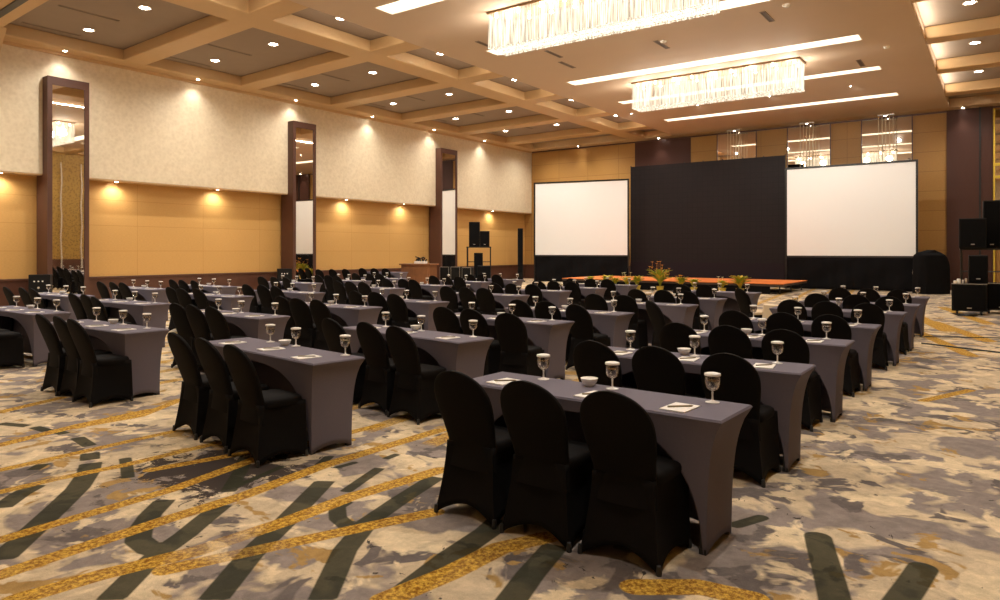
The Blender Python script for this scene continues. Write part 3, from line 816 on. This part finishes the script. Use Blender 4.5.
def make_bowl():
    e = empty('sugar_bowl', '', 'bowl')
    bm = bmesh.new(); lathe(bm, [(0,0),(.028,0),(.034,.006),(.052,.03),(.058,.052),(.055,.053),(.048,.030),(.028,.010),(0,.008)], 24); obj('bowl', bm, M['white_china'], e, True)
    bm = bmesh.new(); lathe(bm, [(0,.046),(.03,.048),(.053,.044),(.05,.036),(0,.036)], 20); obj('wrapped_sweets', bm, M['paper'], e, True)
    return e
def make_pad():
    e = empty('notepad', '', 'notepad')
    obj('sheets', B(-.075, .075, -.105, .105, 0, .006), M['paper'], e)
    bm = bmesh.new(); tube(bm, (-.05,-.05,.011), (.045,.05,.011), .005, 8); tube(bm, (.045,.05,.011), (.055,.06,.011), .005, 8, .001); obj('pen', bm, M['pen'], e)
    return e

P = dict(table=make_table(), chair=make_chair(), goblet=make_goblet(), bowl=make_bowl(), pad=make_pad())
used = {}
def put(kind, loc, rz, label, group, scale=None):
    p = P[kind]
    if kind not in used:
        used[kind] = 1; p.location = loc; p.rotation_euler = (0,0,rz); p['label'] = label; p['group'] = group
        if scale: p.scale = scale
        return p
    return dup(p, loc, rz, label, group, scale)

cols = {'R':'right-hand column','M':'second column from the right','L':'middle column','K':'second column from the left','J':'left-hand column'}
rown = ['nearest','second','third','fourth','fifth','sixth','seventh','farthest']
T = {  # far right corner of each table on the floor plan, turn in degrees
 'R': [(-1.17,4.13,-2),(-1.18,5.88,0),(-1.19,7.72,0),(-1.18,9.56,0),(-1.12,11.78,0),(-1.10,13.66,0),(-1.13,15.94,0)],
 'M': [(-4.34,4.09,-7),(-4.22,5.76,-7),(-4.40,7.74,-3),(-4.31,9.32,-2),(-4.10,11.37,0),(-4.20,13.17,0),(-4.20,15.5,0)],
 'L': [(-7.70,4.25,0),(-7.93,6.09,0),(-8.01,7.93,0),(-7.91,9.47,-2),(-7.78,11.85,0),(-7.84,13.66,0),(-7.75,15.2,-3),(-7.75,17.0,0)],
 'K': [(-11.01,4.60,0),(-11.48,6.38,2),(-12.0,8.35,0),(-11.79,9.97,-3),(-11.6,12.24,-3),(-11.6,14.0,-3),(-12.03,16.32,0),(-12.1,18.1,0)],
 'J': [(-14.75,6.60,2),(-15.84,8.82,0),(-15.58,10.38,0),(-15.42,12.93,0),(-15.3,14.7,-3),(-15.6,16.6,0)]}
# measured chair tops relative to the table corner (dx, dy); default otherwise
CH_ = {'R1':[(-1.47,-.88,0),(-.95,-.90,0),(-.44,-.88,0)],
 'R2':[(-1.48,-.96,0),(-.95,-.97,0),(-.39,-1.01,0)],'R3':[(-1.45,-1.05,3),(-.96,-1.02,0),(-.44,-1.05,0)],
 'R4':[(-1.45,-1.12,-3),(-.9,-1.05,0),(-.4,-1.02,0)],'R6':[(-1.45,-.97,0),(-.85,-.9,6),(-.36,-1.1,0)],
 'M1':[(-1.53, -0.82, -7), (-0.97, -0.89, -7), (-0.42, -0.98, -7)],'M2':[(-1.61,-.82,-7),(-1.01,-.87,-7),(-.49,-.97,-7)],
 'M3':[(-1.44,-.93,0),(-.95,-.98,0),(-.25,-1.17,4)],'M4':[(-1.49,-.8,0),(-1.0,-.85,4),(-.36,-1.14,-8)],
 'M5':[(-1.45,-1.0,0),(-.9,-1.0,5)],'M7':[(-1.43,-1.0,0),(-.9,-1.03,3)],
 'L1':[(-1.2, -0.84, -3), (-0.74, -0.9, -3), (-0.27, -0.95, -3)],'L2':[(-1.3,-.95,3),(-.85,-.98,0),(-.34,-1.01,0)],
 'L3':[(-1.3,-1.01,0),(-.72,-1.15,4),(-.2,-1.2,0)],'L4':[(-1.55,-.75,0),(-1.02,-.85,5),(-.36,-1.07,0)],
 'K2':[(-1.35,-1.05,0),(-.85,-1.07,0),(-.1,-1.25,-6)],'K4':[(-1.45,-1.0,0),(-.9,-1.0,3),(-.25,-1.15,0)]}
pos3 = ['left','middle','right']
for c in 'RMLKJ':
    for i, (fx, fy, deg) in enumerate(T[c]):
        key = f'{c}{i+1}'; a = R(deg); Lx, Wy = 1.83, .5
        if c in 'MLKJ' and i < 4: Lx = {'M':2.0,'L':2.0,'K':2.1,'J':2.05}[c]
        ca, sa = math.cos(a), math.sin(a)
        def loc(dx, dy, z=0): return (fx+dx*ca-dy*sa, fy+dx*sa+dy*ca, z)
        where = f'{rown[i]} table, {cols[c]}'
        put('table', loc(-Lx/2, -Wy/2), a, f'grey fitted-cover banquet table, {rown[i]} from camera in {cols[c]}', 'banquet tables', (Lx/1.83, 1, 1))
        st = CH_.get(key) or [(-1.43+rnd.uniform(-.04,.04), -1.0+rnd.uniform(-.06,.05), rnd.uniform(-4,4)), (-.92+rnd.uniform(-.04,.04), -1.0+rnd.uniform(-.06,.05), rnd.uniform(-4,4)), (-.40+rnd.uniform(-.04,.04), -1.02+rnd.uniform(-.08,.05), rnd.uniform(-5,5))]
        for q, (dx, dy, dr) in enumerate(st):
            lim = -.90-(math.tan(a)*-dx if key in CH_ else 0)          # keep the seat just under the table edge
            if key != 'R1': dy = min(dy, lim)
            if key == 'M1': dx -= .05
            r_ = R(dr); top = loc(dx, dy) if key not in CH_ else (fx+dx, fy+dy, 0)
            # backrest top sits .27 behind the chair's base point
            fwd = .285 if key == 'R1' else .34
            p = (top[0]-math.sin(r_)*fwd-(.02 if key == 'R1' else 0), top[1]+math.cos(r_)*fwd, 0)
            put('chair', p, r_, f'black covered chair, {pos3[q]} of three at {where}', 'covered banquet chairs', None)
        gl = {'R1':[(-1.41,.03),(-.87,.02),(-.20,-.06)],'M1':[(-1.49,.20),(-1.04,.17),(-.22,.05)]}.get(key)
        for q in range(3):
            if gl: p = (fx+gl[q][0], fy+gl[q][1]-(.0 if key=='M1' else 0), .7505)
            else: p = loc(-Lx*(.82-.33*q)+rnd.uniform(-.04,.04)+(.06 if q == 2 else 0), -.09+rnd.uniform(-.04,.03), .7505)
            if key == 'R1': p = (fx+[-1.41,-.87,-.21][q], fy+[-.03,-.055,-.075][q], .7505)
            if key == 'M1': p = loc([-1.47,-1.02,-.20][q], [-.05,-.04,-.06][q], .7505)
            put('goblet', p, 0, f'lidded water goblet, {pos3[q]} of three on {where}', 'lidded water goblets', (1.1,1.1,1.06))
            pp = loc(-Lx*(.84-.33*q)+.02, -.33+rnd.uniform(-.03,.03), .7505)
            if key == 'R1': pp = (fx+[-1.57,-.87,-.31][q], fy+[-.27,-.31,-.33][q], .7505)
            put('pad', pp, a+R(rnd.uniform(-8,8)), f'white notepad with pen, {pos3[q]} of three on {where}', 'notepads')
        bp = loc(-Lx*.55-.03, -.09, .7505)
        put('bowl', bp, 0, f'small white bowl on {where}', 'white bowls')

# far table by the desk, with chairs, and lone chairs against the left wall
put('table', (-21.2, 21.2, 0), R(15), 'grey fitted-cover banquet table by left wall beside the wooden desk', 'banquet tables')
for q, x in enumerate((-21.75,-21.2,-20.7)):
    put('chair', (x, 20.55+.15*q, 0), R(12), f'black covered chair, {pos3[q]} of three at table beside the wooden desk', 'covered banquet chairs')
for q in range(3):
    put('chair', (-21.75+.2*q, 18.3+.5*q, 0), R(5), f'black covered chair, {["first","second","third"][q]} of the row right of middle mirror pier', 'covered banquet chairs')
# two turned chairs; bright light on their seats is painted in as cream
for key, (x, y, r_), lb in (('a', (-3.95, 9.72, -38), 'beside fourth table of second column from right'), ('b', (-3.9, 13.78, -38), 'beside sixth table of second column from right')):
    ch_ = make_chair('banquet_chair', M['cream_cloth']); ch_.location = (x, y, 0); ch_.rotation_euler = (0,0,R(r_))
    tag(ch_, 'black chair with lit seat painted cream '+lb, 'chair', 'chairs with lit seats painted cream')
bm = bmesh.new(); rows = []
for j in range(9):
    t = j/8; rows.append([(math.copysign(abs(math.cos(q*.1963))**.4, math.cos(q*.1963))*(.2+.05*t*(1+.3*math.sin(q*1.8))), math.copysign(abs(math.sin(q*.1963))**.4, math.sin(q*.1963))*(.18+.05*t*(1+.3*math.sin(q*1.8))), .72*(1-t)) for q in range(32)])
V = grid_surface(bm, rows, True); bm.faces.new(V[0])
tag(obj('side_stand', bm, M['cream_cloth'], None, True), 'small side stand draped in cream cloth near the stage corner', 'side stand').location = (-3.3, 12.85, 0); bpy.data.objects['side_stand'].scale = (.7, .7, .95)

# ------------------------------------------------------------------ sound gear
def speaker(name, lb, loc, rz, w, d, h, group=None, cat='loudspeaker', handle=True):
    e = empty(name, lb, cat, loc, rz, group)
    obj('cabinet', B(-w/2, w/2, -d/2, d/2, 0, h, bev=.015), M['black_plastic'], e)
    obj('grille', B(-w/2+.03, w/2-.03, -d/2-.012, -d/2+.005, .04, h-.04, bev=.004), M['grille_cloth'], e)
    obj('badge', B(-.045, .045, -d/2-.017, -d/2-.010, .10, .125), M['silver'], e)
    return e
def rack(lb, loc, rz, w, d, h):
    e = empty('speaker_rack', lb, 'rack', loc, rz)
    obj('shelf', B(-w/2, w/2, -d/2, d/2, h-.05, h), M['black_metal'], e)
    for sx in (-1,1):
        for sy in (-1,1):
            bm = bmesh.new(); tube(bm, (sx*(w/2-.04), sy*(d/2-.04), 0), (sx*(w/2-.04), sy*(d/2-.04), h-.05), .03, 10); obj('leg', bm, M['black_metal'], e)
    bm = bmesh.new(); tube(bm, (-w/2+.04, d/2-.04, .35), (w/2-.04, d/2-.04, .35), .018); tube(bm, (-w/2+.04, d/2-.04, h*.6), (w/2-.04, d/2-.04, h*.6), .018); obj('brace', bm, M['black_metal'], e)
    return e
# left rig (in front of the left wall, near the far pier)
def plan(px, d): u = (px-500)/FPX*d; return (u*cs-d*sn, u*sn+d*cs)
ZR = R(36)   # facing the seats
x, y = plan(479, 34); rack('black speaker rack by the left wall right of far pier', (x, y, 0), ZR, 1.2, .7, 1.85)
xx, yy_ = plan(474.5, 34); speaker('loudspeaker', 'tall black speaker on the left rack', (xx, yy_, 1.85), ZR, .52, .5, 1.2, 'rack loudspeakers')
xx, yy_ = plan(484.8, 34); speaker('loudspeaker', 'shorter black speaker on the left rack beside the tall one', (xx, yy_, 1.85), ZR, .46, .45, .76, 'rack loudspeakers')
xx, yy_ = plan(478.5, 33.9); speaker('loudspeaker', 'narrow black speaker standing under the left rack', (xx, yy_, 0), ZR, .42, .45, 1.55)
xx, yy_ = plan(484, 32.6); speaker('subwoofer', 'black box speaker on floor before the left rack', (xx, yy_, 0), ZR, .62, .5, .95)
xx, yy_ = plan(473, 33.3); speaker('subwoofer', 'small black box speaker at left foot of left rack', (xx, yy_, 0), ZR, .2, .3, .5)
# column speaker
xx, yy_ = plan(520.3, 37.3); e = empty('column_speaker', 'slim tall black column speaker left of the left screen', 'loudspeaker', (xx, yy_, 0), ZR)
obj('column', B(-.14, .14, -.14, .14, .06, 2.85, bev=.02), M['black_plastic'], e); obj('base', B(-.26, .26, -.24, .24, 0, .06, bev=.01), M['black_metal'], e)
obj('grille', B(-.11, .11, -.152, -.135, .5, 2.78), M['grille_cloth'], e)
# right rig
RZ = R(30)
def subw(lb, px, d):
    xx, yy_ = plan(px, d); e = empty('subwoofer', lb, 'loudspeaker', (xx, yy_, 0), R(3), 'subwoofers at the right')
    w, dd, h = .76, .7, .80
    obj('cabinet', B(-w/2, w/2, -dd/2, dd/2, .1, h, bev=.012), M['black_plastic'], e)
    obj('grille', B(-w/2+.04, w/2-.04, -dd/2-.012, -dd/2, .14, h-.04, bev=.004), M['grille_cloth'], e)
    obj('badge', B(-.05, .05, -dd/2-.018, -dd/2-.011, .17, .195), M['silver'], e)
    obj('top_edge', B(-w/2, w/2, -dd/2-.004, -dd/2+.02, h-.012, h+.004), M['silver'], e)
    for sx in (-1,1):
        for sy in (-1,1):
            bm = bmesh.new(); tube(bm, (sx*(w/2-.12)-.02, sy*(dd/2-.1), .05), (sx*(w/2-.12)+.02, sy*(dd/2-.1), .05), .05, 14); box(bm, sx*(w/2-.12)-.03, sx*(w/2-.12)+.03, sy*(dd/2-.1)-.03, sy*(dd/2-.1)+.03, .08, .1); obj('caster', bm, M['black_metal'], e)
    return e
subw('black subwoofer on wheels at right edge, left one of the pair', 969, 18.1)
subw('black subwoofer on wheels at right edge, cut off by the frame', 1000.5, 18.35)
xx, yy_ = plan(980, 20.3); rack('black speaker rack at the right edge behind the subwoofers', (xx+.45, yy_+.1, 0), R(3), 1.9, .7, 1.72)
xx, yy_ = plan(972.5, 20.2); speaker('loudspeaker', 'black speaker on the right-hand rack, front one', (xx, yy_, 1.72), R(3), .66, .5, .86, 'rack loudspeakers')
xx, yy_ = plan(991.5, 20.5); speaker('loudspeaker', 'taller black speaker on right-hand rack at picture edge', (xx, yy_, 1.72), R(3), .42, .4, 1.40, 'rack loudspeakers')
xx, yy_ = plan(978, 18.25); speaker('loudspeaker', 'upright black speaker standing on top of the left subwoofer', (xx, yy_, .806), R(3), .42, .4, .72)
for k, (px, w, h) in enumerate(((955.2,.07,.07),(958.6,.09,.12),(962.8,.04,.09),(966,.06,.13))):
    xx, yy_ = plan(px, 18.0)
    bm = bmesh.new(); 
    if k % 2: lathe(bm, [(0,0),(w/2,0),(w/2,h*.8),(w*.35,h),(0,h)], 12)
    else: box(bm, -w/2, w/2, -.05, .05, 0, h, bev=.008)
    tag(obj(['paper_cup','water_bottle','small_box','cable_connector'][k], bm, [M['paper'], M['white_china'], M['paper'], M['silver']][k], None, k % 2 == 1), ['tiny white box on left subwoofer, leftmost','pale bottle on left subwoofer','small white box on left subwoofer beside bottle','silver connector on left subwoofer by upright speaker'][k], ['box','bottle','box','connector'][k]).location = (xx, yy_, .806)
bm = bmesh.new(); cx, cy = plan(966, 17.45)
pts = [(cx+.16*math.cos(t*.45)*(1+.02*t), cy+.13*math.sin(t*.45), .012+.0012*t) for t in range(42)]
path(bm, pts, .011, 6); tag(obj('coiled_cable', bm, M['black_metal']), 'black cable coil on carpet in front of the subwoofers', 'cable')
bm = bmesh.new(); pts = [(-1.15+.3*t+.02*math.sin(t*2), 14.35-.155*t, .012) for t in range(10)]; path(bm, pts, .014, 6)
tag(obj('floor_cable', bm, M['black_metal']), 'black cable running across the carpet at right', 'cable')
bm = bmesh.new(); pts = [(-1.2+.3*t+.02*math.sin(t*2), 15.5+.16*t, .008) for t in range(9)]; path(bm, pts, .008, 6)
tag(obj('floor_cable', bm, M['black_metal']), 'thin cable across the carpet behind the other cable', 'cable')

# black-covered round table tops right of the right-hand screen
cx, cy = plan(931, 26.6)
e = empty('covered_table_stack', 'rounded stack of tabletops under black cloth right of the screen', 'covered tables', (cx, cy, 0), R(36))
bm = bmesh.new(); rows = []
for j in range(17):
    t = j/16; z = 1.66*(1-t)+.02
    q_ = max(0, (z-.85)/.83); wr_ = .60*math.sqrt(max(.0, 1-q_**2.4))+.015; wl_ = .58*math.sqrt(max(.0, 1-q_**9))+.015
    row = []
    for i in range(40):
        a = 2*math.pi*i/40; ca, sa = math.cos(a), math.sin(a)
        fold = 1+.04*math.sin(a*9+t*2)*t
        w = wr_ if ca > 0 else wl_
        row.append((math.copysign(abs(ca)**.6, ca)*w*fold, math.copysign(abs(sa)**.6, sa)*.38*fold*(1 if t > .1 else .6), z))
    rows.append(row)
V = grid_surface(bm, rows, True); bm.faces.new(V[0]); obj('black_cover', bm, M['drape'], e, True)
bm = bmesh.new(); n = 40; A = []; C_ = []
for i in range(n):
    a = 2*math.pi*i/n; A.append(bm.verts.new((.13+.58*math.cos(a), .40, .80+.58*math.sin(a)))); C_.append(bm.verts.new((.13+.58*math.cos(a), .44, .80+.58*math.sin(a))))
bm.faces.new(A); bm.faces.new(C_[::-1])
for i in range(n): bm.faces.new((A[i], A[(i+1)%n], C_[(i+1)%n], C_[i]))
obj('round_tabletop', bm, M['cream_cloth'], e)

# wooden desk by the left wall with papers
cx, cy = plan(419, 30)
e = empty('wooden_desk', 'brown wooden counter desk in front of the far pier', 'desk', (cx, cy, 0), R(8))
bm = bmesh.new(); box(bm, -.72, .72, -.3, .3, 0, 1.04); obj('body', bm, M['brown_desk'], e)
obj('worktop', B(-.8, .8, -.36, .36, 1.04, 1.1, bev=.01), M['brown_desk'], e)
for k in range(2): obj('front_panel', B(-.66+.68*k, -.04+.68*k, -.315, -.3, .1, .94, bev=.004), M['brown_desk'], e)
bm = bmesh.new(); box(bm, -.28, .28, -.12, .12, 0, .10, bev=.01); t_ = obj('paper_stack', bm, M['paper']); t_.location = (cx+.1, cy, 1.10); tag(t_, 'white stack of papers lying on the wooden desk', 'papers')
bm = bmesh.new()
for k in range(7):
    tube(bm, (-.28+.09*k, .02*math.sin(k*2), .0), (-.24+.09*k, .05*math.cos(k), .12+.05*math.sin(k*1.7)), .03)
path(bm, [(-.3,0,.2),(-.18,0,.16),(0,0,.12),(.15,0,.17),(.25,0,.12)], .022)
t_ = obj('headset', bm, M['black_plastic']); t_.location = (cx+.08, cy+.02, 1.2); tag(t_, 'tangle of black headsets on the white papers on the desk', 'headsets')
# flight cases to the right of the desk
for k, (px, h) in enumerate(((446,.95),(457,.95),(468,.92))):
    xx, yy_ = plan(px, 30.4); e = empty('flight_case', f'black equipment case with silver edges, {pos3[k]} of three beside the desk', 'equipment case', (xx, yy_, 0), R(20), 'equipment cases beside the desk')
    obj('body', B(-.2, .2, -.22, .22, .05, h, bev=.01), M['black_plastic'], e)
    bm = bmesh.new()
    for sx in (-1,1): box(bm, sx*.2-.006, sx*.2+.006, -.226, -.215, .05, h)
    box(bm, -.2, .2, -.226, -.215, h-.01, h+.004); obj('edges', bm, M['silver'], e)
# black control cabinets beside the piers
for k, (px, d, lb) in enumerate(((40.5, 20.3, 'left of the nearest mirror pier'), (284.5, 27.0, 'left of the middle mirror pier'))):
    xx, yy_ = plan(px, d-.4); e = empty('control_cabinet', 'black cabinet with white round sockets, '+lb, 'cabinet', (xx, yy_, 0), R(60), 'black cabinets beside the piers')
    obj('body', B(-.26, .26, -.18, .18, 0, .97, bev=.01), M['black_plastic'], e)
    for q in range(3):
        bm = bmesh.new(); tube(bm, (-.12+.1*q, -.19, .78), (-.12+.1*q, -.175, .78), .022, 12); obj('socket', bm, M['paper'], e)
    bm = bmesh.new(); tube(bm, (-.02, -.19, .6), (-.02, -.175, .6), .03, 12); obj('knob', bm, M['silver'], e)

# ------------------------------------------------------------------ camera, colour
cam = bpy.data.cameras.new('camera'); co = bpy.data.objects.new('camera', cam); COL.objects.link(co)
co.location = (0, 0, CH); co.rotation_euler = (R(90), 0, YAW)
cam.sensor_width = 36; cam.lens = FPX/1000*36; cam.shift_y = -(300-HZ)/1000; cam.clip_end = 200; cam.clip_start = .05
S.camera = co
w = bpy.data.worlds.new('world'); S.world = w; w.use_nodes = True
w.node_tree.nodes['Background'].inputs[0].default_value = (.9,.7,.5,1); w.node_tree.nodes['Background'].inputs[1].default_value = .0
vs = S.view_settings; vs.view_transform = 'Standard'; vs.look = 'None'; vs.gamma = 1; vs.use_curve_mapping = False; vs.exposure = 0.42
S.cycles.use_denoising = True
S.cycles.max_bounces = 8; S.cycles.diffuse_bounces = 4; S.cycles.transparent_max_bounces = 16
S.cycles.sample_clamp_indirect = 6
S.cycles.caustics_reflective = False; S.cycles.caustics_refractive = False
